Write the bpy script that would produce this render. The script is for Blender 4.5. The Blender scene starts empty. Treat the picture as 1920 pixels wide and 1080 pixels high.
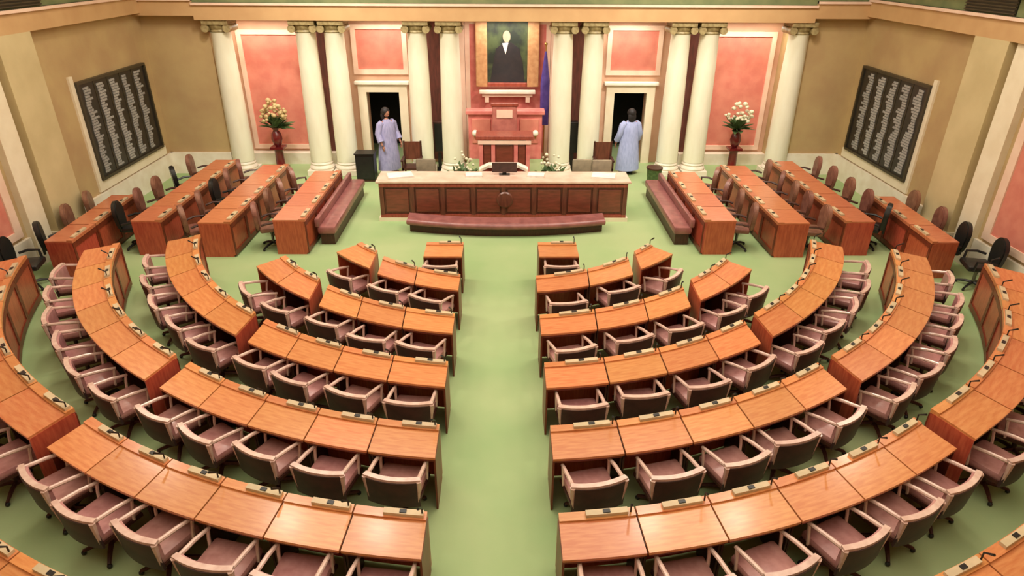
import bpy, bmesh, math, random
from mathutils import Vector, Matrix
random.seed(7)
S = bpy.context.scene
COL = S.collection
R = math.radians
# ------------------------------------------------------------------ camera, world, light, exposure
cd = bpy.data.cameras.new('camera'); cam = bpy.data.objects.new('camera', cd); COL.objects.link(cam)
PITCH, YAW, ROLL = .4737, .0123, .0059
fw = Vector((math.sin(YAW)*math.cos(PITCH), math.cos(YAW)*math.cos(PITCH), -math.sin(PITCH)))
rt = Vector((math.cos(YAW), -math.sin(YAW), 0)); up = rt.cross(fw)
r2 = rt*math.cos(ROLL)+up*math.sin(ROLL); u2 = up*math.cos(ROLL)-rt*math.sin(ROLL)
M = Matrix((r2, u2, -fw)).transposed().to_4x4(); M.translation = (-.03, 0, 5.80)
cam.matrix_world = M
cd.sensor_width = 36; cd.lens = 36*1226/1920; cd.clip_end = 200
S.camera = cam
S.view_settings.view_transform = 'Standard'; S.view_settings.look = 'None'
S.view_settings.gamma = 1; S.view_settings.use_curve_mapping = False
S.view_settings.exposure = 0.0
w = bpy.data.worlds.new('world'); S.world = w; w.use_nodes = True
w.node_tree.nodes['Background'].inputs[0].default_value = (1, .93, .8, 1)
w.node_tree.nodes['Background'].inputs[1].default_value = .5
def area(name, loc, size, power, color=(1, .9, .74), target=None, sy=None, spread=180):
    l = bpy.data.lights.new(name, 'AREA'); l.energy = power; l.color = color
    l.shape = 'RECTANGLE' if sy else 'DISK'; l.size = size
    if sy: l.size_y = sy
    l.spread = R(spread)
    o = bpy.data.objects.new(name, l); o.location = loc; COL.objects.link(o)
    if target is not None:
        o.rotation_euler = (Vector(target)-Vector(loc)).to_track_quat('-Z', 'Y').to_euler()
    return o
area('skylight', (0, 8, 8.9), 13, 1360, (1, .93, .80), sy=15)
for x, y in ((-3.2, 11.9), (3.6, 12.1), (-5.6, 12.2), (5.9, 12.2)):
    area('ceiling_lamp', (x, y, 8.7), .7, 95)
for sx in (-1, 1):
    area('colonnade_fill', (sx*4.5, 13.8, 8.6), .9, 150, (1, .92, .8), target=(sx*4, 19, 1.8), spread=100)  # unseen fill light, added to brighten the columns from the front
    area('wall_lamp', (sx*9.2, 13.6, 7.6), .6, 75, target=(sx*4, 9, 0))
    area('colonnade_lamp', (sx*3.4, 19.35, 4.08), 1.5, 36, (1, .89, .74), sy=.12)
    area('colonnade_lamp', (sx*6.8, 19.35, 4.08), 2.0, 42, (1, .89, .74), sy=.12)
area('colonnade_lamp', (0, 19.35, 4.08), 1.6, 44, (1, .9, .8), sy=.12)

# ------------------------------------------------------------------ materials
def lin(c):
    return tuple(((v/255)/12.92 if v/255 <= .04045 else ((v/255+.055)/1.055)**2.4) for v in c)+(1,)
def mat(name, c, rough=.5, c2=None, scale=6, stretch=(1, 1, 1), metal=0, coat=0, bump=0, vary=0, detail=4, contrast=(.35, .65), obj=True):
    m = bpy.data.materials.new(name); m.use_nodes = True; nt = m.node_tree; N = nt.nodes; L = nt.links
    b = N['Principled BSDF']; b.inputs['Roughness'].default_value = rough; b.inputs['Metallic'].default_value = metal
    b.inputs['Coat Weight'].default_value = coat; b.inputs['Coat Roughness'].default_value = .15
    tc = N.new('ShaderNodeTexCoord'); mp = N.new('ShaderNodeMapping'); mp.inputs['Scale'].default_value = stretch
    L.new(tc.outputs['Object'], mp.inputs[0])
    no = N.new('ShaderNodeTexNoise'); no.inputs['Scale'].default_value = scale; no.inputs['Detail'].default_value = detail
    L.new(mp.outputs[0], no.inputs['Vector'])
    rp = N.new('ShaderNodeValToRGB'); L.new(no.outputs[0], rp.inputs[0])
    rp.color_ramp.elements[0].position = contrast[0]; rp.color_ramp.elements[1].position = contrast[1]
    rp.color_ramp.elements[0].color = lin(c); rp.color_ramp.elements[1].color = lin(c2 or tuple(v*.92 for v in c))
    out = rp.outputs[0]
    if vary:
        oi = N.new('ShaderNodeObjectInfo'); hs = N.new('ShaderNodeHueSaturation')
        mr = N.new('ShaderNodeMapRange'); mr.inputs[3].default_value = 1-vary; mr.inputs[4].default_value = 1+vary
        L.new(oi.outputs['Random'], mr.inputs[0]); L.new(mr.outputs[0], hs.inputs['Value'])
        mr2 = N.new('ShaderNodeMapRange'); mr2.inputs[3].default_value = .5-vary*.06; mr2.inputs[4].default_value = .5+vary*.06
        ml = N.new('ShaderNodeMath'); ml.operation = 'MULTIPLY'; ml.inputs[1].default_value = 7.13
        fr = N.new('ShaderNodeMath'); fr.operation = 'FRACT'
        L.new(oi.outputs['Random'], ml.inputs[0]); L.new(ml.outputs[0], fr.inputs[0]); L.new(fr.outputs[0], mr2.inputs[0])
        L.new(mr2.outputs[0], hs.inputs['Hue']); L.new(out, hs.inputs['Color']); out = hs.outputs[0]
    L.new(out, b.inputs['Base Color'])
    if bump:
        bp = N.new('ShaderNodeBump'); bp.inputs['Strength'].default_value = bump; bp.inputs['Distance'].default_value = .01
        L.new(no.outputs[0], bp.inputs['Height']); L.new(bp.outputs[0], b.inputs['Normal'])
    return m
MT = dict(
    top=mat('orange_desk_wood', (210, 140, 86), .30, (196, 118, 68), 5, (1, 6, 1), coat=.25, vary=.12, detail=3),
    wing_top=mat('wing_desk_wood', (200, 124, 86), .30, (184, 104, 68), 5, (6, 1, 1), coat=.25, vary=.08, detail=3),
    wood=mat('red_desk_wood', (186, 90, 62), .38, (162, 68, 48), 5, (6, 6, .8), vary=.1, coat=.15),
    edge=mat('desk_edge_wood', (120, 52, 30), .4, (98, 40, 24), 8),
    dark=mat('dark_walnut', (74, 38, 26), .45, (58, 28, 20), 6, (6, 6, 1)),
    ros=mat('rostrum_walnut', (112, 62, 46), .35, (92, 48, 36), 4, (5, 5, 1), coat=.2),
    rosp=mat('rostrum_panel_wood', (130, 66, 50), .35, (106, 56, 40), 4, (1, 5, 5), coat=.2),
    podium=mat('podium_cherry', (158, 76, 58), .35, (134, 58, 44), 4, (5, 5, 1), coat=.2),
    console=mat('cream_console_plastic', (206, 182, 146), .5, vary=.08),
    paper=mat('white_paper', (240, 236, 226), .6),
    black=mat('black_plastic', (26, 24, 24), .4),
    seat=mat('mauve_leather', (190, 138, 132), .32, (170, 116, 112), 9, coat=.1, vary=.12),
    back=mat('dark_leather_back', (70, 46, 42), .5, (54, 36, 34), 8, vary=.1),
    rail=mat('pale_rose_wood', (222, 190, 176), .25, (204, 168, 154), 10, coat=.3, vary=.06),
    brown=mat('brown_leather', (142, 98, 80), .45, (116, 72, 58), 8, vary=.15),
    blackl=mat('black_leather', (30, 30, 28), .4, (22, 22, 22), 8),
    bench=mat('maroon_leather', (156, 98, 94), .36, (132, 80, 78), 5, coat=.1),
    carpet=mat('green_carpet', (166, 182, 132), .95, (148, 174, 120), .55, detail=6, bump=.3),
    cream=mat('cream_stone', (238, 226, 200), .55, (230, 216, 188), 3),
    white=mat('white_marble', (240, 232, 216), .4, (228, 216, 196), 3),
    column=mat('column_marble', (240, 238, 216), .38, (234, 230, 206), 2.5, (2, 2, .6)),
    capital=mat('gilded_capital', (168, 152, 108), .5, (136, 118, 78), 14),
    tan=mat('tan_plaster', (190, 164, 116), .7, (178, 148, 106), 1.2),
    tanl=mat('light_tan_plaster', (208, 190, 146), .65, (196, 178, 134), 1.5),
    backwall=mat('rose_tan_plaster', (214, 174, 146), .65, (202, 158, 132), 1.5),
    cornice=mat('cornice_plaster', (204, 166, 118), .6, (194, 154, 108), 1.5),
    frieze=mat('green_frieze', (128, 134, 90), .7, (108, 118, 78), 2.5),
    pink=mat('salmon_wall_damask', (218, 138, 118), .6, (206, 120, 104), 3),
    pinkm=mat('pink_marble', (226, 138, 128), .35, (208, 112, 106), 4, coat=.2),
    pinktrim=mat('blush_trim', (238, 208, 186), .5, (232, 196, 174), 3),
    gap=mat('maroon_hanging', (112, 62, 52), .8, (88, 52, 42), 3, (6, 6, 1)),
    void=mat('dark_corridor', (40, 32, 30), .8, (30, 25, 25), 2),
    board=mat('board_black', (44, 40, 34), .35, (34, 32, 30), 3),
    boardn=mat('board_names', (176, 174, 168), .5, (136, 134, 134), 30, vary=.1),
    boardf=mat('board_frame_bronze', (62, 54, 38), .4),
    gold=mat('gilt_frame', (208, 160, 114), .45, (190, 138, 94), 9, metal=.1),
    paintbg=mat('portrait_green', (72, 84, 52), .5, (34, 42, 34), 2.4, contrast=(.4, .6)),
    paintfig=mat('portrait_dark_coat', (34, 34, 38), .5, (46, 40, 42), 6),
    flesh_paint=mat('portrait_flesh', (190, 160, 134), .5),
    ctop=mat('rose_tan_counter_leather', (226, 196, 178), .35, (210, 174, 154), 3, coat=.15),
    roseb=mat('rose_upholstery', (190, 116, 104), .5, (168, 96, 88), 6),
    flag=mat('violet_flag_cloth', (84, 66, 150), .6, (62, 44, 122), 5),
    vase=mat('oxblood_glaze', (110, 30, 32), .25, (90, 20, 24), 5, coat=.4),
    blossom=mat('pale_blossom', (206, 184, 134), .6, (180, 156, 104), 20, vary=.1),
    blossomw=mat('white_blossom', (236, 232, 206), .6, (214, 204, 170), 20),
    leaf=mat('leaf_green', (92, 116, 66), .6, (64, 88, 48), 20),
    skin=mat('skin', (176, 122, 98), .55), hair=mat('dark_hair', (32, 24, 26), .6, (22, 18, 20), 30),
    shirt=mat('pale_blue_cloth', (172, 182, 224), .8, (156, 166, 210), 7, (4, 4, 1)),
    shirt2=mat('lavender_cloth', (166, 162, 200), .8, (146, 144, 184), 7, (4, 4, 1)),
    trousers=mat('dark_trousers', (40, 38, 52), .7), metal=mat('grey_metal', (120, 116, 110), .35, metal=.8),
    brass=mat('brass', (190, 150, 80), .3, metal=.8), lampg=mat('frosted_globe', (250, 240, 222), .3),
    greyb=mat('greige_upholstery', (150, 136, 112), .6, (130, 118, 98), 6, vary=.1),
)
# ------------------------------------------------------------------ helpers
def link(name, me, parent=None):
    o = bpy.data.objects.new(name, me); COL.objects.link(o)
    if parent: o.parent = parent
    return o
def obj(name, bm, m, parent=None, smooth=False):
    bmesh.ops.recalc_face_normals(bm, faces=bm.faces)
    me = bpy.data.meshes.new(name); bm.to_mesh(me); bm.free()
    me.materials.append(MT[m] if isinstance(m, str) else m)
    if smooth:
        for p in me.polygons: p.use_smooth = True
        try: me.set_sharp_from_angle(angle=R(38))
        except Exception: pass
    return link(name, me, parent)
def tag(o, label, cat, group=None):
    o['label'] = label; o['category'] = cat
    if group: o['group'] = group
    return o
def thing(name, label, cat, loc=(0, 0, 0), rz=0, group=None):
    o = bpy.data.objects.new(name, None); COL.objects.link(o); o.location = loc; o.rotation_euler = (0, 0, rz)
    o.empty_display_size = .1
    return tag(o, label, cat, group)
def struct(name, bm, m, parent=None, smooth=False):
    o = obj(name, bm, m, parent, smooth)
    if not parent: o['kind'] = 'structure'
    return o
def B(): return bmesh.new()
def box(bm, x0, x1, y0, y1, z0, z1, bev=0):
    v = [bm.verts.new(p) for p in ((x0, y0, z0), (x1, y0, z0), (x1, y1, z0), (x0, y1, z0), (x0, y0, z1), (x1, y0, z1), (x1, y1, z1), (x0, y1, z1))]
    fs = [bm.faces.new([v[i] for i in f]) for f in ((0, 3, 2, 1), (4, 5, 6, 7), (0, 1, 5, 4), (1, 2, 6, 5), (2, 3, 7, 6), (3, 0, 4, 7))]
    if bev:
        es = {e for f in fs for e in f.edges}
        bmesh.ops.bevel(bm, geom=list(es), offset=bev, segments=2, affect='EDGES', profile=.5)
    return bm
def bx(*a, **k): return box(B(), *a, **k)
def lathe(bm, prof, seg=24, cx=0, cy=0):
    rings = []
    for r, z in prof:
        rings.append([bm.verts.new((cx+r*math.cos(2*math.pi*i/seg), cy+r*math.sin(2*math.pi*i/seg), z)) for i in range(seg)])
    for a, b in zip(rings, rings[1:]):
        for i in range(seg): bm.faces.new((a[i], a[(i+1) % seg], b[(i+1) % seg], b[i]))
    bm.faces.new(rings[0][::-1]); bm.faces.new(rings[-1])
    return bm
def tube(bm, pts, rad, seg=8):
    pts = [Vector(p) for p in pts]; rings = []; a = None
    for i, p in enumerate(pts):
        d = (pts[min(i+1, len(pts)-1)]-pts[max(i-1, 0)]).normalized()
        if a is None: a = d.cross(Vector((0, 0, 1)) if abs(d.z) < .9 else Vector((1, 0, 0)))
        a = (a-d*a.dot(d)).normalized(); b = d.cross(a)
        r = rad[i] if isinstance(rad, (list, tuple)) else rad
        rings.append([bm.verts.new(p+a*r*math.cos(2*math.pi*k/seg)+b*r*math.sin(2*math.pi*k/seg)) for k in range(seg)])
    for a_, b_ in zip(rings, rings[1:]):
        for i in range(seg): bm.faces.new((a_[i], a_[(i+1) % seg], b_[(i+1) % seg], b_[i]))
    bm.faces.new(rings[0][::-1]); bm.faces.new(rings[-1])
    return bm
def ball(bm, c, rx, ry=None, rz=None, seg=12):
    mtx = Matrix.Translation(c) @ Matrix.Diagonal((rx, ry or rx, rz or rx, 1))
    bmesh.ops.create_uvsphere(bm, u_segments=seg, v_segments=max(6, seg//2+2), radius=1, matrix=mtx)
    return bm
def copy_tree(o, parent=None):
    c = o.copy(); COL.objects.link(c)
    if parent: c.parent = parent
    for ch in o.children: copy_tree(ch, c)
    return c
ORD = ['first', 'second', 'third', 'fourth', 'fifth', 'sixth', 'seventh', 'eighth', 'ninth', 'tenth']

# ------------------------------------------------------------------ the setting
WX = 9.7; YF = 18.75; YB = 19.95; ZC = 4.2; TOP = 9.0
struct('floor', bx(-WX-.3, WX+.3, -3.3, YB+2.4, -.2, 0), 'carpet')
struct('ceiling', bx(-WX-.3, WX+.3, -3.3, YB+2.4, TOP, TOP+.2), 'cream')
for side, s in (('left', -1), ('right', 1)):
    a, b = sorted((s*WX, s*(WX+.3)))
    wl = struct('wall_'+side, bx(a, b, -3.3, YF+.3, 0, TOP), 'tan')
    # dado of pale marble and raised surrounds that belong to the wall
    q = sorted((s*WX, s*(WX-.07)))
    obj('marble_dado', bx(q[0], q[1], 14.0, YF, .0, .62), 'white', wl)
    obj('marble_dado', bx(q[0], q[1], 4, 12.35, .0, .62), 'white', wl)
    q2 = sorted((s*WX, s*(WX-.22)))
    pl = obj('pilaster', bx(q2[0], q2[1], 12.98, 14.0, 0, 4.36), 'tanl', wl)
    obj('pilaster_base', bx(*sorted((s*WX, s*(WX-.28))), 12.93, 14.05, 0, .5), 'cream', wl)
    obj('pilaster', bx(*sorted((s*WX, s*(WX-.14))), 12.36, 12.86, 0, 4.36), 'cream', wl)
    bm = B()
    for y0, y1 in ((9.3, 9.45), (12.0, 12.2)): box(bm, *sorted((s*WX, s*(WX-.06))), y0, y1, .7, 4.0)
    for z0, z1 in ((.7, .85), (3.85, 4.0)): box(bm, *sorted((s*WX, s*(WX-.06))), 9.45, 12.0, z0, z1)
    obj('panel_frame', bm, 'pinktrim', wl)
    obj('wall_panel', bx(*sorted((s*WX, s*(WX-.03))), 9.45, 12.0, .85, 3.85), 'pink', wl)
    # wall that faces the seats beside the colonnade
    x0, x1 = sorted((s*(WX+.3), s*7.95))
    wb = struct('wall_return_'+side, bx(x0, x1, YF, YB, 0, TOP), 'tan')
    obj('marble_dado', bx(*sorted((s*WX, s*7.95)), YF-.07, YF, 0, .62), 'white', wb)
# back wall with two doorways
DL = (-4.12, -3.16); DR = (3.22, 4.18); DZ = 2.12
bm = B()
for x0, x1 in ((-7.95, DL[0]), (DL[1], DR[0]), (DR[1], 7.95)): box(bm, x0, x1, YB, YB+.3, 0, TOP)
for d in (DL, DR): box(bm, d[0], d[1], YB, YB+.3, DZ, TOP)
wback = struct('wall_back', bm, 'backwall')
struct('wall_gallery', bx(-WX-.3, WX+.3, -3.5, -3.3, 0, TOP), 'cream')
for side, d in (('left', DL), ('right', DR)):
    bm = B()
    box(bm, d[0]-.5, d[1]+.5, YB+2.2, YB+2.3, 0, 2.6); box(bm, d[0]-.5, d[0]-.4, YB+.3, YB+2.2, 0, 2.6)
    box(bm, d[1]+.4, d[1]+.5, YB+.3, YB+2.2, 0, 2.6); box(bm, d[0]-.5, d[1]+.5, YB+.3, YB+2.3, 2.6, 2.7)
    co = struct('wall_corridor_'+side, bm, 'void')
    dr = thing('door_'+('1' if side == 'left' else '2'), 'white cased doorway to a dark corridor, '+side+' of the portrait', 'doorway', ((d[0]+d[1])/2, YB, 0))
    dr['kind'] = 'structure'
    h = (d[1]-d[0])/2
    for sx in (-1, 1):
        obj('jamb', bx(*sorted((sx*h, sx*(h+.24))), -.12, .0, 0, DZ), 'cream', dr)
    obj('lintel', bx(-h-.24, h+.24, -.12, 0, DZ, DZ+.22), 'cream', dr)
    obj('door_cornice', bx(-h-.32, h+.32, -.2, 0, DZ+.22, DZ+.32, bev=.02), 'white', dr)
# pink panels and trims of the back wall
def pink_panel(x0, x1, z0, z1, m='pink'):
    obj('wall_panel', bx(x0, x1, YB-.03, YB, z0, z1), m, wback)
    bm = B(); t = .13
    box(bm, x0-t, x0, YB-.08, YB, z0-t, z1+t); box(bm, x1, x1+t, YB-.08, YB, z0-t, z1+t)
    box(bm, x0, x1, YB-.08, YB, z0-t, z0); box(bm, x0, x1, YB-.08, YB, z1, z1+t)
    obj('panel_frame', bm, 'pinktrim', wback)
pink_panel(-7.55, -5.85, .55, 3.7); pink_panel(5.98, 7.65, .55, 3.7)
pink_panel(-4.3, -2.98, 2.75, 3.85); pink_panel(3.05, 4.38, 2.75, 3.85)
pink_panel(-1.05, 1.15, .3, 4.0, 'pinkm')
for x0, x1 in ((-5.4, -4.75), (-2.5, -1.45), (1.5, 2.6), (4.85, 5.55)):
    obj('recess_hanging', bx(x0, x1, YB-.05, YB, 0.1, 4.1), 'gap', wback)
for x0, x1 in ((-1.42, -1.19), (1.29, 1.5)): obj('wall_pilaster', bx(x0, x1, YB-.12, YB, .1, 4.1), 'pinktrim', wback)
obj('marble_dado', bx(-7.95, -5.2, YB-.3, YB, 0, .34), 'white', wback)
obj('marble_dado', bx(5.3, 7.95, YB-.3, YB, 0, .34), 'white', wback)
# entablature running round the room
def entab(name, x0, x1, y0, y1, dx0, dx1, dy0, ZC=ZC):
    t = None
    for nm, z0, z1, pr, m in (('architrave', ZC, ZC+.42, .0, 'cornice'), ('frieze', ZC+.42, ZC+.86, -.08, 'frieze'), ('cornice_moulding', ZC+.86, ZC+1.02, .22, 'cornice')):
        bm = B(); box(bm, x0-dx0*pr, x1+dx1*pr, y0-dy0*pr, y1, z0, z1)
        if t is None: t = struct(name, bm, m)
        else: obj(nm, bm, m, t)
    bm = B(); box(bm, x0-dx0*.06, x1+dx1*.06, y0-dy0*.06, y1, ZC+.36, ZC+.42); obj('architrave_moulding', bm, 'pinktrim', t)
    return t
entab('trim_1', -8.12, 8.12, 18.4, YB, 0, 0, 1)
e2 = entab('trim_2', -WX, -WX+.22, -3.3, 18.4, 0, 1, 0, 4.36)
e3 = entab('trim_3', WX-.22, WX, -3.3, 18.4, 1, 0, 0, 4.36)
entab('trim_4', -WX, -8.12, 18.4, YB, 0, 0, 1, 4.3)
entab('trim_5', 8.12, WX, 18.4, YB, 0, 0, 1, 4.3)
for s, e in ((-1, e2), (1, e3)):
    g = thing('dark_slat_panel', 'dark slatted panel in the green frieze at the top %s corner' % ('left' if s < 0 else 'right'), 'grille', (s*(WX-.14), 13.9, ZC+.80))  # dark slats added where the frieze turns darker near the corner
    obj('backing', bx(*sorted((0, -s*.03)), -.75, .75, -.2, .2), 'board', g)
    for k in range(7):
        obj('slat', bx(*sorted((-s*.03, -s*.06)), -.75, .75, -.19+k*.058, -.165+k*.058), 'boardf', g)
# upper wall above the colonnade entablature is the back wall block above ZC+1
struct('wall_back_upper', bx(-7.95, 7.95, 18.9, YB, ZC+1.02, TOP), 'tan')

# ------------------------------------------------------------------ columns
CX = [-7.64, -5.38, -4.62, -2.40, -1.53, 1.55, 2.38, 4.72, 5.5, 7.92]
CL = ['end column at the left of the colonnade, against the tan wall', 'left column of the pair between the left vase and the left doorway',
      'right column of the pair between the left vase and the left doorway', 'column immediately right of the left doorway', 'column immediately left of the portrait bay',
      'column immediately right of the portrait bay, beside the flag', 'column immediately left of the right doorway', 'left column of the pair between the right doorway and the right vase',
      'right column of the pair between the right doorway and the right vase', 'end column at the right of the colonnade, against the tan wall']
def make_column():
    t = thing('marble_column', '', 'column')
    obj('plinth', bx(-.36, .36, -.36, .36, 0, .16, bev=.01), 'white', t)
    obj('base', lathe(B(), [(.34, .16), (.36, .2), (.34, .25), (.30, .28), (.32, .32), (.30, .36), (.285, .38)]), 'white', t, True)
    obj('shaft', lathe(B(), [(.305, .38), (.302, 1.2), (.292, 2.2), (.275, 3.1), (.258, 3.86), (.27, 3.88)], 32), 'column', t, True)
    cp = obj('capital', lathe(B(), [(.24, 3.88), (.27, 3.91), (.25, 3.95), (.29, 4.0), (.31, 4.06), (.30, 4.08)]), 'capital', t, True)
    for sx in (-1, 1):
        bm = B()
        bmesh.ops.create_cone(bm, cap_ends=True, segments=16, radius1=.10, radius2=.10, depth=.62,
                              matrix=Matrix.Translation((sx*.28, 0, 3.99)) @ Matrix.Rotation(R(90), 4, 'X'))
        obj('volute', bm, 'capital', cp, True)
    obj('abacus', bx(-.34, .34, -.34, .34, 4.08, ZC, bev=.01), 'capital', t)
    return t
c0 = make_column()
for i, x in enumerate(CX):
    c = c0 if i == 0 else copy_tree(c0)
    c.location = (x, 18.78, 0); c['label'] = 'cream marble ' + CL[i]; c['group'] = 'marble columns of the colonnade'

# ------------------------------------------------------------------ voting boards
for s in (-1, 1):
    t = thing('voting_board', 'black wall board with grey columns of names on the %s tan wall' % ('left' if s < 0 else 'right'), 'voting board', (s*WX, 16.72, 2.03), 0, None)
    def bb(name, y0, y1, z0, z1, d0, d1, m, par=None): return obj(name, bx(*sorted((-s*d0, -s*d1)), y0, y1, z0, z1), m, par or t)
    HY, HZ = 1.5, 1.07
    bb('backing', -HY, HY, -HZ, HZ, 0, .06, 'board')
    for y0, y1, z0, z1 in ((-HY-.05, HY+.05, HZ, HZ+.06), (-HY-.05, HY+.05, -HZ-.06, -HZ), (-HY-.06, -HY, -HZ, HZ), (HY, HY+.06, -HZ, HZ)):
        bb('frame_rail', y0, y1, z0, z1, 0, .10, 'boardf')
    fr = bb('surround', -HY-.2, -HY-.06, -HZ-.3, HZ+.2, 0, .05, 'cream')
    bb('surround', -HY-.06, HY+.2, -HZ-.3, -HZ-.06, 0, .05, 'cream')
    for k in range(5):
        bm = B(); yc = -HY+.36+k*(2*HY-.72)/4
        for j in range(32):
            z = -HZ+.07+j*(2*HZ-.14)/32; w_ = random.uniform(.07, .15)
            box(bm, *sorted((-s*.06, -s*.075)), yc-.2+.018*math.sin(j*.7+k), yc-.2+w_*2.2+.018*math.sin(j*.7+k), z, z+.05)
        obj('name_column', bm, 'boardn', t)
    for k in range(4):
        yc = -HY+.36+(k+.5)*(2*HY-.72)/4
        bb('divider', yc-.012, yc+.012, -HZ, HZ, .06, .07, 'boardf')

# ------------------------------------------------------------------ desks
YC = 13.59; DEP = .45
def desk(pt, label, group, left_end, right_end, con_t, top='top', lift=0, mic=True):
    """pt(t, s) -> world xy; t 0..1 across, s 0 at the sitter's edge, 1 at the far edge of the top"""
    c = Vector(pt(.5, .5)); a = Vector(pt(0, .5)); b = Vector(pt(1, .5)); ang = math.atan2(b.y-a.y, b.x-a.x)
    t = thing('legislator_desk', label, 'desk', (c.x, c.y, 0), ang, group)
    ca, sa = math.cos(-ang), math.sin(-ang)
    def L(p, z): dx, dy = p[0]-c.x, p[1]-c.y; return (dx*ca-dy*sa, dx*sa+dy*ca, z)
    def slab(t0, t1, s0, s1, z0, z1, n=4, bm=None):
        bm = bm or B(); rg = []
        for i in range(n+1):
            u = t0+(t1-t0)*i/n
            rg.append([bm.verts.new(L(pt(u, s), z)) for s, z in ((s0, z0), (s1, z0), (s1, z1), (s0, z1))])
        for p, q in zip(rg, rg[1:]):
            for k in range(4): bm.faces.new((p[k], p[(k+1) % 4], q[(k+1) % 4], q[k]))
        bm.faces.new(rg[0][::-1]); bm.faces.new(rg[-1]); return bm
    H = .78+lift
    obj('desktop', slab(.012, .988, 0, 1, H-.03, H), top, t)
    obj('apron', slab(.03, .97, .04, .09, H-.07, H-.03), 'edge', t)
    obj('ledge', slab(.012, .988, 1.0, 1.25, H-.04, H+.02), top, t)
    fp = obj('front_panel', slab(.006, .994, 1.16, 1.22, .04, H-.05), 'wood', t)
    bm = B()
    slab(.006, .07, 1.22, 1.26, .04, H-.05, 1, bm); slab(.93, .994, 1.22, 1.26, .04, H-.05, 1, bm)
    slab(.07, .93, 1.22, 1.26, .04, .14, 3, bm); slab(.07, .93, 1.22, 1.26, H-.14, H-.05, 3, bm)
    obj('panel_moulding', bm, 'edge', fp)
    for e, t0, t1 in ((left_end, .006, .035), (right_end, .965, .994)):
        obj('end_panel' if e else 'side_panel', slab(t0, t1, .02 if e else .25, 1.16, .0, H-.03, 1), ('wood' if lift or top == 'wing_top' else 'edge') if e else 'dark', t)
    k = con_t
    cs = obj('voting_console', slab(k-.27, k+.27, 1.05, 1.21, H+.02, H+.055, 2), 'console', t)
    obj('console_buttons', slab(k-.05, k+.04, 1.08, 1.18, H+.055, H+.065, 1), 'black', cs)
    if mic:
        p = L(pt(min(.93, max(.07, k+.38)), 1.12), 0); q = L(pt(min(.9, max(.1, k+.3)), .92), 0)
        m = obj('microphone', tube(B(), [(p[0], p[1], H+.02), (p[0], p[1], H+.12), (q[0], q[1], H+.2)], [.009, .009, .014], 6), 'black', t)
    return t
def arcpt(rn, a0n, a0f, a1n, a1f, yc=YC, dep=DEP, grow=0):
    def f(t, s):
        a0 = a0n+(a0f-a0n)*s; a1 = a1n+(a1f-a1n)*s; a = R(a0+(a1-a0)*t); r = rn-dep*s+grow*max(0, min(1, (abs(math.degrees(a))-35)/18))
        return (r*math.sin(a), yc-r*math.cos(a))
    return f
def block(rn, n, side, a0, a1, rowname, where, lift=0, grow=0):
    """a0,a1: (near, far) angles in degrees, increasing away from the aisle, side -1/+1"""
    out = []
    for i in range(n):
        f0, f1 = i/n, (i+1)/n
        an = [a0[0]+(a1[0]-a0[0])*f for f in (f0, f1)]; af = [a0[1]+(a1[1]-a0[1])*f for f in (f0, f1)]
        if side > 0: pt = arcpt(rn, an[0], af[0], an[1], af[1], grow=grow)
        else: pt = arcpt(rn, -an[1], -af[1], -an[0], -af[0], grow=grow)
        first, last = i == 0, i == n-1
        le, re = (first, last) if side > 0 else (last, first)
        sd = 'left' if side < 0 else 'right'
        if where == 'inner':
            lab = 'orange-topped desk in the %s %s of the aisle, %s' % (rowname, sd, 'at the aisle' if i == 0 else ORD[i]+' desk from the aisle')
        else:
            lab = 'orange-topped desk in the raised outer %s end of the %s, %s from the break' % (sd, rowname, ORD[i])
        o = desk(pt, lab, 'curved desks of the '+rowname, le, re, .68 if side < 0 else .62, lift=lift)
        am = R((an[0]+an[1])/2*side)
        out.append((o, am, i))
    return out
ROWS = [('second row', 3.96, 2, 35, 40.5, 1), ('third row', 5.33, 3, 34.3, 38.2, 2), ('fourth row', 6.66, 4, 34.3, 36.6, 5),
        ('fifth row', 8.00, 5, 34.2, 35.4, 6), ('sixth row', 9.36, 6, 34.0, 34.6, 6), ('nearest row', 10.86, 7, 34.5, 34.9, 2)]
B2 = {'second row': (38.5, 50.5), 'third row': (36.6, 54), 'fourth row': (36.4, 72), 'fifth row': (35.6, 72), 'sixth row': (34.9, 71), 'nearest row': (35.8, 45)}
chair_spots = []   # x, y, facing angle (about z; 0 looks to +y), label, group
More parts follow.
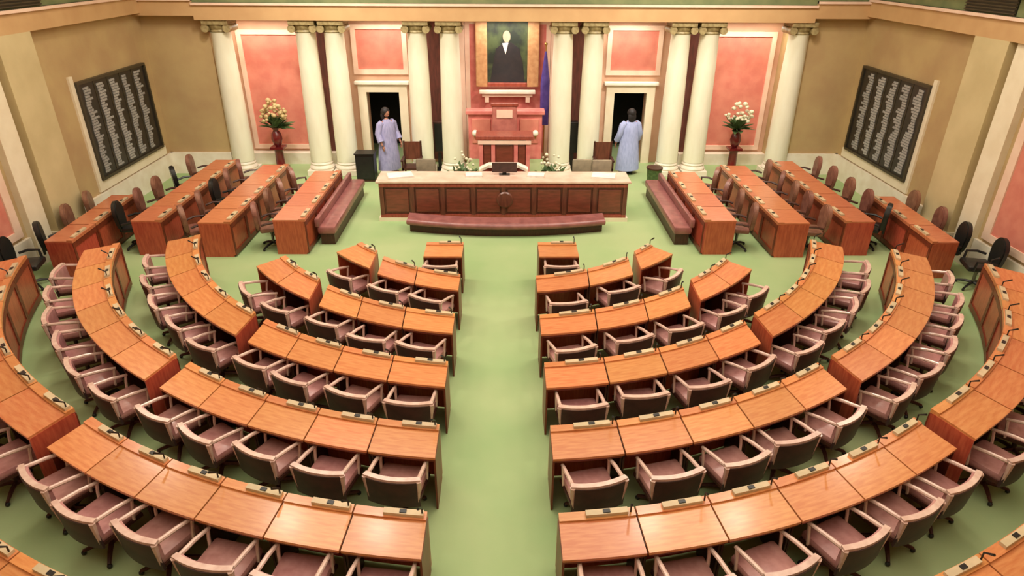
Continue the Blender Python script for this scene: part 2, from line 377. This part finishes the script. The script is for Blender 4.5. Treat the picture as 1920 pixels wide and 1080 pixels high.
for rn_name, rn, n, en, ef, n2 in ROWS:
    for sd in (-1, 1):
        ax = .80 if sd < 0 else .50
        a0 = (math.degrees(math.asin(ax/rn)), math.degrees(math.asin(ax/(rn-DEP))))
        e_n = en - (0 if sd < 0 else .6); e_f = ef - (0 if sd < 0 else .5)
        skip = 0
        bl = block(rn, n, sd, a0, (e_n, e_f), rn_name, 'inner')
        b2 = B2[rn_name]; ft = 1.0 if sd < 0 else .97
        xr = .09+{'sixth row': .18, 'fifth row': .06}.get(rn_name, 0)
        bl2 = block(rn+.09, n2, sd, (e_n+.9, e_f+.9), (b2[1]*ft, b2[1]*ft+1), rn_name, 'outer', lift=.12, grow=xr-.09)
        for lst, wh, rr in ((bl, 'inner', rn), (bl2, 'outer', rn+xr)):
            for o, am, i in lst:
                if rn_name == 'nearest row': continue
                r = (rr if wh == 'inner' else rn+.09+(xr-.09)*max(0, min(1, (abs(math.degrees(am))-35)/18))) + .10 + random.uniform(-.03, .07); am2 = am+random.uniform(-.01, .01)/r*4
                sdn = 'left' if sd < 0 else 'right'
                if wh == 'inner': lab = 'mauve low-backed armchair at the %s, %s of the aisle, %s' % (rn_name, sdn, 'beside the aisle' if i == 0 else ORD[i]+' from the aisle')
                else: lab = 'mauve low-backed armchair at the outer %s end of the %s, %s from the break' % (sdn, rn_name, ORD[i])
                chair_spots.append((r*math.sin(am2), YC-r*math.cos(am2), am2+random.uniform(-.16, .16), lab, 'armchairs of the '+rn_name))
# first row: one single straight desk each side of the aisle
for sd in (-1, 1):
    x0, x1 = (-1.55, -.82) if sd < 0 else (.60, 1.36)
    pt = (lambda x0, x1: lambda t, s: (x0+(x1-x0)*t, 11.08+.5*s))(x0, x1)
    sdn = 'left' if sd < 0 else 'right'
    desk(pt, 'single small desk nearest the rostrum, %s of the aisle' % sdn, 'single desks nearest the rostrum', True, True, .62)
    chair_spots.append(((x0+x1)/2+.02*sd, 10.97, 0, 'low-backed armchair at the single front desk %s of the aisle' % sdn, 'armchairs at the single front desks'))

# wings: straight rows along the side walls
wing_chairs = []
WING = [('innermost straight row', 4.22, 4.92, 12.9, 16.4, 4), ('second straight row', 5.72, 6.42, 12.75, 16.95, 5),
        ('third straight row', 7.2, 7.85, 12.85, 17.4, 5), ('outermost straight row', 8.40, 8.95, 11.75, 14.5, 3)]
for nm, xi, xo, y0, y1, n in WING:
    for sd in (-1, 1):
        sdn = 'left' if sd < 0 else 'right'; off = -.04 if sd > 0 else 0
        lean = {'outermost straight row': .06}.get(nm, .0)
        for i in range(n):
            ya, yb = y0+(y1-y0)*i/n, y0+(y1-y0)*(i+1)/n
            # s: 0 = outer edge (sitter), 1 = inner edge; the sitter looks toward the centre
            dep = (xo-xi)/1.28
            def pt(t, s, sd=sd, ya=ya, yb=yb, xo=xo, dep=dep, off=off, y0=y0, lean=lean):
                t2 = t if sd > 0 else 1-t
                y = ya+(yb-ya)*(t2)
                x = xo-dep*s + lean*(y-y0)*.9
                return (sd*x+off, y)
            # keep t running so that the facing direction is consistent
            le = (i == 0) if sd > 0 else (i == n-1); re = (i == n-1) if sd > 0 else (i == 0)
            pos = 'at its near end' if i == 0 else ORD[i]+' from near end'
            desk(pt, 'panel-fronted desk in the %s on the %s side, %s' % (nm, sdn, pos), '%s on the %s' % (nm, sdn), le, re, .6, top='wing_top', mic=False)
            xc = xo+(.20 if nm[0] != 'o' else .03)+lean*((ya+yb)/2-y0)*.6
            wing_chairs.append((sd*xc+off, (ya+yb)/2+random.uniform(-.08, .08), sd*R(90)-sd*random.uniform(.1, .6), nm, sdn, pos, i, n))
# ------------------------------------------------------------------ chairs
def arc_band(r0, r1, z0, z1, a, n=10, tilt=0, cy=0):
    bm = B(); rg = []
    for i in range(n+1):
        th = R(-a+2*a*i/n)
        def P(r, z): return (r*math.sin(th), cy-(r+(z-z0)*tilt)*math.cos(th), z)
        rg.append([bm.verts.new(P(r, z)) for r, z in ((r0, z0), (r1, z0), (r1, z1), (r0, z1))])
    for p, q in zip(rg, rg[1:]):
        for k in range(4): bm.faces.new((p[k], p[(k+1) % 4], q[(k+1) % 4], q[k]))
    bm.faces.new(rg[0][::-1]); bm.faces.new(rg[-1]); return bm
def base_parts(t, m='dark'):
    obj('pedestal', lathe(B(), [(.03, .08), (.03, .3), (.06, .38)], 10), 'metal' if m != 'dark' else 'dark', t, True)
    for k in range(4):
        a = R(45+90*k); c, s_ = math.cos(a), math.sin(a)
        f = obj('foot', tube(B(), [(0, 0, .12), (.14*c, .14*s_, .10), (.29*c, .29*s_, .05)], [.03, .027, .02], 6), m, t)
        obj('caster', ball(B(), (.29*c, .29*s_, .028), .028, seg=8), 'black', f)
def make_low_chair():
    t = thing('armchair', '', 'chair')
    obj('seat', bx(-.27, .27, -.23, .25, .40, .50, bev=.035), 'seat', t, True)
    obj('seat_frame', bx(-.28, .28, -.24, .24, .37, .41), 'dark', t)
    obj('backrest', arc_band(.90, .93, .36, .73, 19, 8, .10, .64), 'back', t, True)
    obj('back_cushion', arc_band(.855, .898, .48, .73, 18, 8, .06, .64), 'seat', t, True)
    obj('top_rail', arc_band(.895, .955, .73, .762, 19.8, 8, 0, .64), 'rail', t, True)
    for sx in (-1, 1):
        ar = obj('armrest', tube(B(), [(sx*.285, -.235, .728), (sx*.283, .0, .70), (sx*.275, .20, .66)], [.024, .024, .02], 8), 'rail', t, True)
        obj('arm_post', tube(B(), [(sx*.275, .18, .655), (sx*.275, .16, .55), (sx*.27, .14, .40)], .018, 6), 'rail', ar, True)
        obj('back_post', tube(B(), [(sx*.30, -.255, .74), (sx*.295, -.25, .60), (sx*.275, -.235, .38)], [.034, .024, .012], 6), 'rail', t, True)
    base_parts(t)
    return t
low = make_low_chair()
for i, (x, y, a, lab, g) in enumerate(chair_spots):
    c = low if i == 0 else copy_tree(low)
    c.location = (x, y, 0); c.rotation_euler = (0, 0, a); c['label'] = lab; c['category'] = 'chair'; c['group'] = g
def make_high_chair(m, mb):
    t = thing('swivel_chair', '', 'chair')
    obj('seat', bx(-.26, .26, -.22, .26, .42, .53, bev=.04), m, t, True)
    # rounded upright back
    bm = B(); n = 14; pr = []
    for i in range(n+1):
        th = math.pi*i/n; pr.append((.27*math.cos(th), .80+.27*math.sin(th)))
    pr = [(.20, .50), (.25, .62)]+pr+[(-.25, .62), (-.20, .50)]
    for y in (-.30, -.20):
        pass
    fr = [bm.verts.new((x, -.20-.05*(z-.5), z)) for x, z in pr]; bk = [bm.verts.new((x*.92, -.29-.08*(z-.5), z-.01)) for x, z in pr]
    bm.faces.new(fr); bm.faces.new(bk[::-1]); k = len(pr)
    for i in range(k): bm.faces.new((fr[i], bk[i], bk[(i+1) % k], fr[(i+1) % k]))
    bmesh.ops.bevel(bm, geom=[e for e in bm.edges if abs(e.verts[0].co.y-e.verts[1].co.y) < .03], offset=.02, segments=2, affect='EDGES')
    obj('backrest', bm, m, t, True)
    obj('back_stem', bx(-.05, .05, -.31, -.27, .38, .7), mb, t)
    for sx in (-1, 1):
        obj('armrest', tube(B(), [(sx*.28, -.18, .62), (sx*.30, -.02, .66), (sx*.29, .16, .65), (sx*.28, .18, .45)], .025, 6), mb, t, True)
    base_parts(t, 'black')
    return t
hb = make_high_chair('brown', 'dark'); hk = make_high_chair('blackl', 'black')
used = {'b': 0, 'k': 0}
for x, y, a, nm, sdn, pos, i, n in wing_chairs:
    kind = 'b'
    if (nm == 'outermost straight row' and i == 0) or (nm == 'third straight row' and ((i == 0) or (i == 3 and sdn == 'left'))) or (nm == 'second straight row' and i == 2 and sdn == 'left'): kind = 'k'
    proto = hb if kind == 'b' else hk
    c = proto if not used[kind] else copy_tree(proto); used[kind] = 1
    c.location = (x, y, 0); c.rotation_euler = (0, 0, a)
    c['label'] = '%s swivel chair behind the %s, %s side, %s' % ('brown' if kind == 'b' else 'black', nm, sdn, pos); c['category'] = 'chair'
    c['group'] = 'swivel chairs behind the '+nm
# an extra black chair at the foot of each outermost row
for sd in (-1, 1):
    c = copy_tree(hk); c.location = (sd*9.12, 11.35, 0); c.rotation_euler = (0, 0, sd*R(75))
    c['label'] = 'black swivel chair beyond the near end of the outermost row, by the %s wall' % ('left' if sd < 0 else 'right'); c['group'] = 'black chairs by the side walls'

# ------------------------------------------------------------------ benches
def straight_bench(sd):
    sdn = 'left' if sd < 0 else 'right'
    t = thing('padded_bench', 'long maroon leather bench before the innermost %s desks' % sdn, 'bench', (sd*3.93-.02, 15.1, 0))
    obj('seat', bx(-.2, .2, -1.72, 1.72, .26, .44, bev=.05), 'bench', t, True)
    obj('plinth', bx(-.15, .15, -1.66, 1.66, 0, .27), 'dark', t)
    bx_ = sorted((sd*.14, sd*.24))
    obj('back_rail', bx(bx_[0], bx_[1], -1.72, 1.72, .42, .62, bev=.03), 'bench', t, True)
straight_bench(-1); straight_bench(1)
def bow(x): return -.32*(1-(x/2.3)**2)
def strip(bm, x0, x1, y0, y1, z0, z1, n=20, f=bow):
    rg = []
    for i in range(n+1):
        x = x0+(x1-x0)*i/n; d = f(x)
        rg.append([bm.verts.new((x, y+d, z)) for y, z in ((y0, z0), (y1, z0), (y1, z1), (y0, z1))])
    for p, q in zip(rg, rg[1:]):
        for k in range(4): bm.faces.new((p[k], p[(k+1) % 4], q[(k+1) % 4], q[k]))
    bm.faces.new(rg[0][::-1]); bm.faces.new(rg[-1]); return bm
t = thing('padded_bench', 'bowed maroon leather bench in front of the rostrum', 'bench', (0, 14.24, 0))
obj('seat', strip(B(), -2.28, 2.28, -.06, .34, .20, .33), 'bench', t)
obj('front_roll', tube(B(), [(-2.28+4.56*i/20, -.06+bow(-2.28+4.56*i/20), .26) for i in range(21)], .075, 10), 'bench', t, True)
obj('plinth', strip(B(), -2.24, 2.24, .0, .30, 0, .20), 'dark', t)

# ------------------------------------------------------------------ rostrum
t = thing('front_rostrum', 'long dark walnut panelled counter facing the aisle on a cream plinth', 'counter', (-.06, 14.9, 0))
obj('plinth', bx(-3.0, 3.0, -.06, .75, 0, .1), 'cream', t)
obj('body', bx(-2.95, 2.95, 0, .7, .1, .95), 'ros', t)
obj('counter_top', bx(-3.02, 3.02, -.06, .78, .95, 1.0, bev=.012), 'ctop', t)
n = 8
for i in range(n):
    x0 = -2.9+i*5.8/n; x1 = x0+5.8/n
    obj('panel_field', bx(x0+.09, x1-.09, -.035, 0, .24, .80, bev=.012), 'rosp', t)
for i in range(n+1):
    x = -2.9+i*5.8/n
    obj('stile', bx(x-.05, x+.05, -.05, 0, .1, .95), 'ros', t)
obj('top_rail', bx(-2.95, 2.95, -.055, 0, .86, .93), 'podium', t)
obj('base_rail', bx(-2.95, 2.95, -.055, 0, .1, .17), 'podium', t)
bm = B(); bmesh.ops.create_cone(bm, cap_ends=True, segments=28, radius1=.2, radius2=.17, depth=.03, matrix=Matrix.Translation((0.03, -.065, .55)) @ Matrix.Rotation(R(90), 4, 'X'))
obj('medallion', bm, 'ros', t, True)
# raised clerk counter: cream curved counter
t = thing('clerk_counter', 'low cream horseshoe counter behind the middle of the rostrum', 'counter', (-.06, 16.0, 0))
f2 = lambda x: .0 if abs(x) < .38 else -.35*((abs(x)-.38)/.2)
obj('body', strip(B(), -.56, .56, 0, .1, 0, 1.0, 16, f2), 'podium', t)
obj('top', strip(B(), -.60, .60, -.05, .22, 1.0, 1.07, 16, f2), 'white', t)
# platform and speaker's podium
t = thing('speaker_platform', 'carpeted raised platform under the speaker podium', 'platform', (-.02, 17.7, 0))
obj('deck', bx(-1.1, 1.1, -.95, 1.0, .0, .45), 'carpet', t)
obj('step', bx(-1.25, 1.25, -1.2, -.95, 0, .22), 'carpet', t)
t = thing('speaker_podium', 'tall cherry panelled podium below the portrait', 'podium', (-.04, 17.1, .45))
obj('body', bx(-.66, .66, 0, .45, 0, .98), 'podium', t)
obj('counter_top', bx(-.76, .76, -.08, .55, .98, 1.08, bev=.015), 'podium', t)
for x in (-.62, -.3, .3, .62): obj('pilaster', bx(x-.05, x+.05, -.05, 0, 0, .98), 'pinkm', t)
for x0, x1 in ((-.55, -.36), (-.22, .22), (.36, .55)): obj('panel_field', bx(x0, x1, -.03, 0, .12, .84, bev=.01), 'rosp', t)
obj('cornice', bx(-.70, .70, -.07, 0, .86, .96), 'pinktrim', t)
t = thing('speaker_chair', 'high-backed carved chair behind the podium under the white shelf', 'chair', (-.04, 18.05, .45))
obj('seat', bx(-.32, .32, -.28, .25, .38, .52, bev=.03), 'roseb', t)
obj('backrest', bx(-.34, .34, .22, .32, .4, 1.6, bev=.03), 'roseb', t)
obj('back_panel', bx(-.22, .22, .2, .23, 1.28, 1.5), 'pinktrim', t)
obj('crest_rail', bx(-.38, .38, .2, .34, 1.58, 1.68, bev=.02), 'podium', t)
for sx in (-1, 1):
    obj('armrest', bx(*sorted((sx*.3, sx*.38)), -.26, .25, .68, .74), 'podium', t)
    obj('leg', bx(*sorted((sx*.26, sx*.33)), -.27, -.2, 0, .4), 'podium', t); obj('leg', bx(*sorted((sx*.26, sx*.33)), .2, .27, 0, .4), 'podium', t)
t = thing('marble_screen', 'pink marble panelled screen behind the speaker chair', 'screen', (-.02, 18.75, 0))
obj('body', bx(-1.05, 1.05, 0, .25, 0, 1.72), 'pinkm', t)
obj('cornice', bx(-1.12, 1.12, -.08, .3, 1.72, 1.84, bev=.02), 'pinkm', t)
for x0, x1 in ((-.95, -.42), (.42, .95)): obj('panel_field', bx(x0, x1, -.04, 0, .9, 1.6, bev=.015), 'pink', t)
for sx in (-1, 1):
    g = thing('globe_lamp', 'small frosted globe lamp on the pink screen, %s of the speaker chair' % ('left' if sx < 0 else 'right'), 'lamp', (-.02+sx*.86, 18.62, 1.1))
    obj('globe', ball(B(), (0, 0, .12), .09, seg=14), 'lampg', g, True)
    obj('bracket', tube(B(), [(0, .1, -.05), (0, 0, -.02), (0, 0, .05)], .018, 6), 'brass', g)
# shelf + portrait
t = thing('wall_shelf', 'white marble shelf under the gilt framed portrait', 'shelf', (.04, YB-.14, 2.12))
obj('slab', bx(-.82, .82, -.2, .1, .0, .09, bev=.015), 'white', t)
obj('moulding', bx(-.74, .74, -.12, .1, -.09, .0), 'pinktrim', t)
for x in (-.6, .6): obj('bracket', bx(x-.06, x+.06, -.1, .1, -.26, -.09), 'pinktrim', t)
t = thing('portrait_painting', 'large portrait of a dark-coated figure in a wide gilt frame', 'painting', (.04, YB-.13, 0))
PX, Z0, Z1 = .58, 2.42, 4.1
obj('canvas', bx(-PX, PX, -.02, .02, Z0, Z1), 'paintbg', t)
for a in ((-PX-.33, -PX, Z0-.12, Z1+.1, 'gold'), (PX, PX+.33, Z0-.12, Z1+.1, 'gold'), (-PX, PX, Z0-.12, Z0, 'podium'), (-PX, PX, Z1, Z1+.1, 'gold')):
    obj('frame_rail', bx(a[0], a[1], -.08, .04, a[2], a[3], bev=.02), a[4], t)
def flat(pts, m, name, y=-.03):
    bm = B(); vs = [bm.verts.new((x, y, z)) for x, z in pts]; f = bm.faces.new(vs)
    r = bmesh.ops.extrude_face_region(bm, geom=[f]); bmesh.ops.translate(bm, vec=(0, .012, 0), verts=[v for v in r['geom'] if isinstance(v, bmesh.types.BMVert)])
    return obj(name, bm, m, t)
flat([(-.5, Z0), (.5, Z0), (.45, 2.95), (.34, 3.36), (.12, 3.52), (-.1, 3.52), (-.32, 3.36), (-.42, 2.9)], 'paintfig', 'painted_coat')
flat([(-.02+.11*math.cos(a*math.pi/8), 3.68+.16*math.sin(a*math.pi/8)) for a in range(16)], 'flesh_paint', 'painted_face')
flat([(-.15, 3.5), (.03, 3.52), (-.05, 3.2)], 'paper', 'painted_collar', -.035)
# flag
t = thing('flag', 'furled violet flag on a pole between the portrait and the right column', 'flag', (1.12, 19.3, 0))
obj('pole', tube(B(), [(0, 0, 0), (0, 0, 3.5)], .018, 8), 'brass', t)
obj('finial', ball(B(), (0, 0, 3.54), .045, seg=8), 'brass', t, True)
obj('stand', lathe(B(), [(.16, 0), (.16, .04), (.05, .08), (.03, .2)], 14), 'brass', t, True)
bm = B(); rg = []
for i in range(13):
    z = 3.35-i*.17; w_ = .03+.10*min(1, i/5)*(1 if i < 10 else .9)
    rg.append([bm.verts.new((w_*(1+.25*math.sin(5*k*math.pi/6))*math.cos(k*math.pi/6), -.02+.7*w_*(1+.3*math.sin(k*math.pi/2+i*.2))*math.sin(k*math.pi/6), z)) for k in range(12)])
for a, b in zip(rg, rg[1:]):
    for k in range(12): bm.faces.new((a[k], a[(k+1) % 12], b[(k+1) % 12], b[k]))
bm.faces.new(rg[0]); bm.faces.new(rg[-1][::-1])
obj('cloth', bm, 'flag', t, True)

# ------------------------------------------------------------------ vases with flowers
def scatter_balls(n, c, rx, rz, r0, r1, m, name, par, seed):
    rr = random.Random(seed); bm = B()
    for k in range(n):
        a = rr.uniform(0, 2*math.pi); e = math.asin(rr.uniform(-.5, 1)); q = rr.uniform(.55, 1)
        s = rr.uniform(r0, r1)
        ball(bm, (c[0]+rx*q*math.cos(a)*math.cos(e), c[1]+rx*.8*q*math.sin(a)*math.cos(e), c[2]+rz*q*math.sin(e)), s, s, s*.8, 6)
    return obj(name, bm, m, par, True)
def leaves(n, c, rad, ln, par, seed, m='leaf'):
    rr = random.Random(seed); bm = B()
    for k in range(n):
        a = rr.uniform(0, 2*math.pi); e = rr.uniform(.1, 1.3); L_ = ln*rr.uniform(.6, 1)
        p0 = Vector(c)+Vector((rr.uniform(-rad, rad), rr.uniform(-rad, rad), 0)); d = Vector((math.cos(a)*math.cos(e), math.sin(a)*math.cos(e), math.sin(e)))
        sd_ = d.cross(Vector((0, 0, 1))).normalized()*L_*.16
        v = [bm.verts.new(p) for p in (p0, p0+d*L_*.5+sd_, p0+d*L_-Vector((0, 0, L_*.15)), p0+d*L_*.5-sd_)]
        bm.faces.new(v[:3]); bm.faces.new((v[0], v[2], v[3]))
    return obj('leaves', bm, m, par)
for sd in (-1, 1):
    x = -6.65 if sd < 0 else 6.72; sdn = 'left' if sd < 0 else 'right'
    p = thing('pedestal', 'dark red pedestal in the %s pink bay' % sdn, 'pedestal', (x, 18.95, 0))
    obj('base', bx(-.2, .2, -.2, .2, 0, .12, bev=.01), 'vase', p)
    obj('shaft', lathe(B(), [(.16, .12), (.13, .2), (.12, .6), (.17, .68)], 16), 'vase', p, True)
    obj('cap', bx(-.19, .19, -.19, .19, .68, .74), 'vase', p)
    v = thing('flower_vase', 'oxblood vase of %s flowers on a pedestal in the %s pink bay' % ('pale beige' if sd < 0 else 'white and cream', sdn), 'vase', (x, 18.95, .74))
    obj('body', lathe(B(), [(.07, 0), (.12, .08), (.16, .22), (.13, .38), (.07, .46), (.10, .54)], 20), 'vase', v, True)
    scatter_balls(60 if sd < 0 else 34, (0, 0, .92), .38, .42, .04, .075, 'blossom' if sd < 0 else 'blossomw', 'blossoms', v, 3+sd)
    leaves(50, (0, 0, .52), .06, .62, v, 5+sd)
for sd in (-1, 1):
    x = -1.08 if sd < 0 else 1.12; sdn = 'left' if sd < 0 else 'right'
    t = thing('flower_arrangement', 'green and white potted flowers %s of the podium' % sdn, 'flowers', (x, 16.3, 0))
    obj('pot', lathe(B(), [(.13, 0), (.18, .3), (.2, .55), (.21, .6)], 16), 'dark', t, True)
    leaves(110, (0, 0, .55), .14, .58, t, 11+sd)
    scatter_balls(22, (0, 0, .95), .3, .4, .03, .05, 'blossomw', 'blossoms', t, 21+sd)

# items on and behind the rostrum
for k, (x, y, z, rz, sx, sy, lab) in enumerate(((-.78, 15.3, 1.0, .1, .2, .14, 'stack of white papers on the rostrum, left of the clerk counter'), (.72, 15.3, 1.0, -.15, .2, .14, 'stack of white papers on the rostrum, right of the clerk counter'),
        (-2.55, 15.25, 1.0, .3, .3, .2, 'white papers near the left end of the rostrum'), (2.35, 15.25, 1.0, -.2, .28, .2, 'white papers near the right end of the rostrum'))):
    bm = B()
    for j in range(4): box(bm, -sx+.01*(j % 2), sx, -sy, sy-.012*(j % 3), .012*j, .012*j+.01)
    o = tag(obj('paper_stack', bm, 'paper'), lab, 'papers', 'paper stacks on the rostrum'); o.location = (x, y, z); o.rotation_euler = (0, 0, rz)
t = thing('computer_monitor', 'dark monitor in front of the cream clerk counter', 'monitor', (-.04, 15.4, 1.0))
obj('screen', bx(-.3, .3, -.02, .02, .06, .3, bev=.008), 'back', t); obj('stand', bx(-.05, .05, .02, .06, 0, .2), 'black', t); obj('foot', bx(-.13, .13, -.06, .1, 0, .015), 'black', t)
def clerk_chair(x, y, lab):
    t = thing('clerk_chair', lab, 'chair', (x, y, 0), math.pi, 'grey upholstered chairs behind the rostrum')
    obj('seat', bx(-.25, .25, -.25, .25, .43, .53, bev=.03), 'greyb', t, True)
    obj('backrest', bx(-.25, .25, -.33, -.25, .55, 1.12, bev=.035), 'greyb', t, True)
    obj('back_stem', bx(-.04, .04, -.31, -.27, .38, .6), 'black', t)
    base_parts(t, 'black')
for x, y, w_ in ((-2.05, 16.05, 'near the left end'), (1.95, 16.05, 'second from the right end'), (2.45, 16.0, 'nearest the right end')):
    clerk_chair(x, y, 'grey upholstered chair behind the rostrum, '+w_)
# dark wooden armchairs beside the persons, black cabinet by the left doorway
def wood_chair(x, y, rz, lab):
    t = thing('wooden_armchair', lab, 'chair', (x, y, 0), rz, 'dark wooden armchairs by the colonnade')
    obj('seat', bx(-.26, .26, -.25, .25, .42, .47), 'dark', t)
    for sx in (-1, 1):
        obj('leg', bx(*sorted((sx*.21, sx*.26)), .2, .25, 0, .66), 'dark', t); obj('leg', bx(*sorted((sx*.21, sx*.26)), -.25, -.2, 0, 1.12), 'dark', t)
        obj('armrest', bx(*sorted((sx*.2, sx*.28)), -.22, .28, .66, .70), 'dark', t)
    obj('backrest', bx(-.21, .21, -.25, -.21, .6, 1.1), 'ros', t)
wood_chair(-2.62, 17.9, math.pi, 'dark wooden armchair right of the left doorway'); wood_chair(2.72, 17.9, math.pi, 'dark wooden armchair left of the right doorway')
t = thing('black_cabinet', 'small black cabinet left of the left doorway', 'cabinet', (-3.95, 18.1, 0))
obj('body', bx(-.26, .26, -.2, .2, .06, .78, bev=.01), 'black', t); obj('door', bx(-.23, .23, -.22, -.2, .1, .72), 'blackl', t)
obj('plinth', bx(-.24, .24, -.18, .18, 0, .06), 'dark', t); obj('top', bx(-.28, .28, -.23, .22, .78, .81), 'blackl', t)
t = thing('waste_bin', 'dark green round bin right of the right doorway', 'bin', (4.12, 17.6, 0))
obj('body', lathe(B(), [(.17, 0), (.21, .5), (.22, .52)], 18), 'leaf', t, True); obj('rim', lathe(B(), [(.225, .5), (.225, .54), (.2, .54)], 18), 'dark', t, True)
for sd in (-1, 1):
    t = thing('floor_speaker', 'slim dark loudspeaker on a stand between the %s pair of columns by the portrait' % ('left' if sd < 0 else 'right'), 'loudspeaker', (sd*1.96+(0 if sd < 0 else 0), 19.1, 0))
    obj('cabinet', bx(-.14, .14, -.12, .12, .55, 1.45, bev=.01), 'dark' if sd < 0 else 'black', t); obj('grille', bx(-.11, .11, -.135, -.12, .6, 1.4), 'blackl', t)
    obj('stand', bx(-.05, .05, -.05, .05, .04, .55), 'black', t); obj('foot', bx(-.17, .17, -.15, .15, 0, .04), 'black', t)

# ------------------------------------------------------------------ persons
def skin_mesh(name, verts, edges, rads, m, parent, root=0, levels=2):
    me = bpy.data.meshes.new(name); me.from_pydata(verts, edges, []); me.materials.append(MT[m])
    o = link(name, me, parent)
    md = o.modifiers.new('skin', 'SKIN'); md.use_smooth_shade = True
    for i, v in enumerate(me.skin_vertices[0].data):
        r = rads[i]; v.radius = r if isinstance(r, tuple) else (r, r); v.use_root = (i == root)
    ss = o.modifiers.new('subsurf', 'SUBSURF'); ss.levels = levels; ss.render_levels = levels
    dg = bpy.context.evaluated_depsgraph_get(); ev = o.evaluated_get(dg)
    me2 = bpy.data.meshes.new_from_object(ev)
    o.modifiers.clear(); o.data = me2
    for p in me2.polygons: p.use_smooth = True
    return o
def person(loc, rz, label, shirt, k, turn):
    t = thing('person', label, 'person', loc, rz)
    V = [(0, 0, .96), (0, 0, 1.15), (0, .0, 1.38), (0, 0, 1.50), (0, .01, 1.58),
         (.18, 0, 1.44), (.29, .02, 1.16), (.30, -.12, .94), (.30, -.17, .86), (-.18, 0, 1.44), (-.29, .02, 1.16), (-.30, -.12, .94), (-.30, -.17, .86),
         (.10, 0, .88), (.11, -.02, .50), (.11, .02, .09), (.11, -.15, .04), (-.10, 0, .88), (-.11, -.02, .50), (-.11, .02, .09), (-.11, -.15, .04)]
    Ed = [(0, 1), (1, 2), (2, 3), (3, 4), (2, 5), (5, 6), (6, 7), (7, 8), (2, 9), (9, 10), (10, 11), (11, 12), (0, 13), (13, 14), (14, 15), (15, 16), (0, 17), (17, 18), (18, 19), (19, 20)]
    Ra = [(.16, .12), (.15, .115), (.17, .12), (.06, .06), (.055, .055), .06, .045, .032, .028, .06, .045, .032, .028, .095, .065, .042, .035, .095, .065, .042, .035]
    body = skin_mesh('body', V, Ed, Ra, 'skin', t)
    # head with face
    bm = B(); ball(bm, (0, -.01, 1.70), .080, .095, .118, 20)
    for v in bm.verts:
        if v.co.z < 1.66: v.co.x *= 1-(1.66-v.co.z)*2.6
    bmesh.ops.create_cone(bm, cap_ends=True, segments=8, radius1=.016, radius2=.006, depth=.04, matrix=Matrix.Translation((0, -.108, 1.69)) @ Matrix.Rotation(R(70), 4, 'X'))
    for sx in (-1, 1): ball(bm, (sx*.08, .0, 1.69), .012, .02, .03, 8)
    hd = obj('head', bm, 'skin', t, True)
    for sx in (-1, 1): obj('eye', ball(B(), (sx*.03, -.094, 1.715), .011, .008, .008, 8), 'hair', hd, True)
    obj('mouth', bx(-.025, .025, -.098, -.088, 1.635, 1.645), 'pinkm', hd)
    bm = B(); ball(bm, (0, .025, 1.735), .118, .12, .12, 18)
    ball(bm, (0, .075, 1.62), .12, .06, .15, 12)
    obj('hair', bm, 'hair', hd, True)
    hd.rotation_euler = (0, 0, 0)
    # loose shirt, sleeves and trousers
    bm = B(); rg = []; sg = 20
    for z, rx, ry in ((.14, .34, .25), (.5, .31, .235), (.95, .26, .19), (1.15, .245, .175), (1.32, .235, .165), (1.44, .20, .13), (1.50, .11, .09), (1.54, .066, .066)):
        rg.append([bm.verts.new(((rx+.008*math.sin(5*a))*math.cos(a), ry*math.sin(a), z)) for a in [2*math.pi*i/sg for i in range(sg)]])
    for a, b in zip(rg, rg[1:]):
        for i in range(sg): bm.faces.new((a[i], a[(i+1) % sg], b[(i+1) % sg], b[i]))
    obj('gown', bm, shirt, t, True)
    for sx in (-1, 1):
        obj('sleeve', tube(B(), [(sx*.15, 0, 1.44), (sx*.22, .01, 1.40), (sx*.29, .02, 1.16), (sx*.30, -.06, 1.04), (sx*.30, -.11, .96)], [.095, .095, .085, .085, .09], 12), shirt, t, True)
        obj('trouser_leg', tube(B(), [(sx*.09, 0, .92), (sx*.105, -.01, .7), (sx*.11, -.02, .5), (sx*.11, .02, .1)], [.12, .105, .085, .07], 12), 'trousers', t, True)
        obj('shoe', bx(*sorted((sx*.06, sx*.16)), -.2, .08, 0, .09, bev=.025), 'black', t, True)
        hV = [(sx*.30, -.17, .87), (sx*.30, -.185, .82)]; hE = [(0, 1)]; hR = [.026, .03]
        for f in range(4):
            b0 = len(hV); yy = -.218+f*.021; ln = (.062, .074, .078, .066)[f]
            hV += [(sx*.30, yy, .795), (sx*.295, yy, .795-ln*.55), (sx*.285, yy+.004, .795-ln)]; hE += [(1, b0), (b0, b0+1), (b0+1, b0+2)]; hR += [.0095, .009, .0075]
        b0 = len(hV); hV += [(sx*.285, -.218, .825), (sx*.275, -.235, .79)]; hE += [(0, b0), (b0, b0+1)]; hR += [.011, .009]
        skin_mesh('hand', hV, hE, hR, 'skin', t, 0, 1)
    t.scale = (1.06, 1.06, 1.03)
person((-3.40, 18.75, 0), R(45), 'dark-haired person in a long loose lavender gown in the left doorway', 'shirt2', 0, 0)
person((3.56, 18.75, 0), R(-165), 'dark-haired person in a long loose pale blue gown in the right doorway', 'shirt', 1, 0)
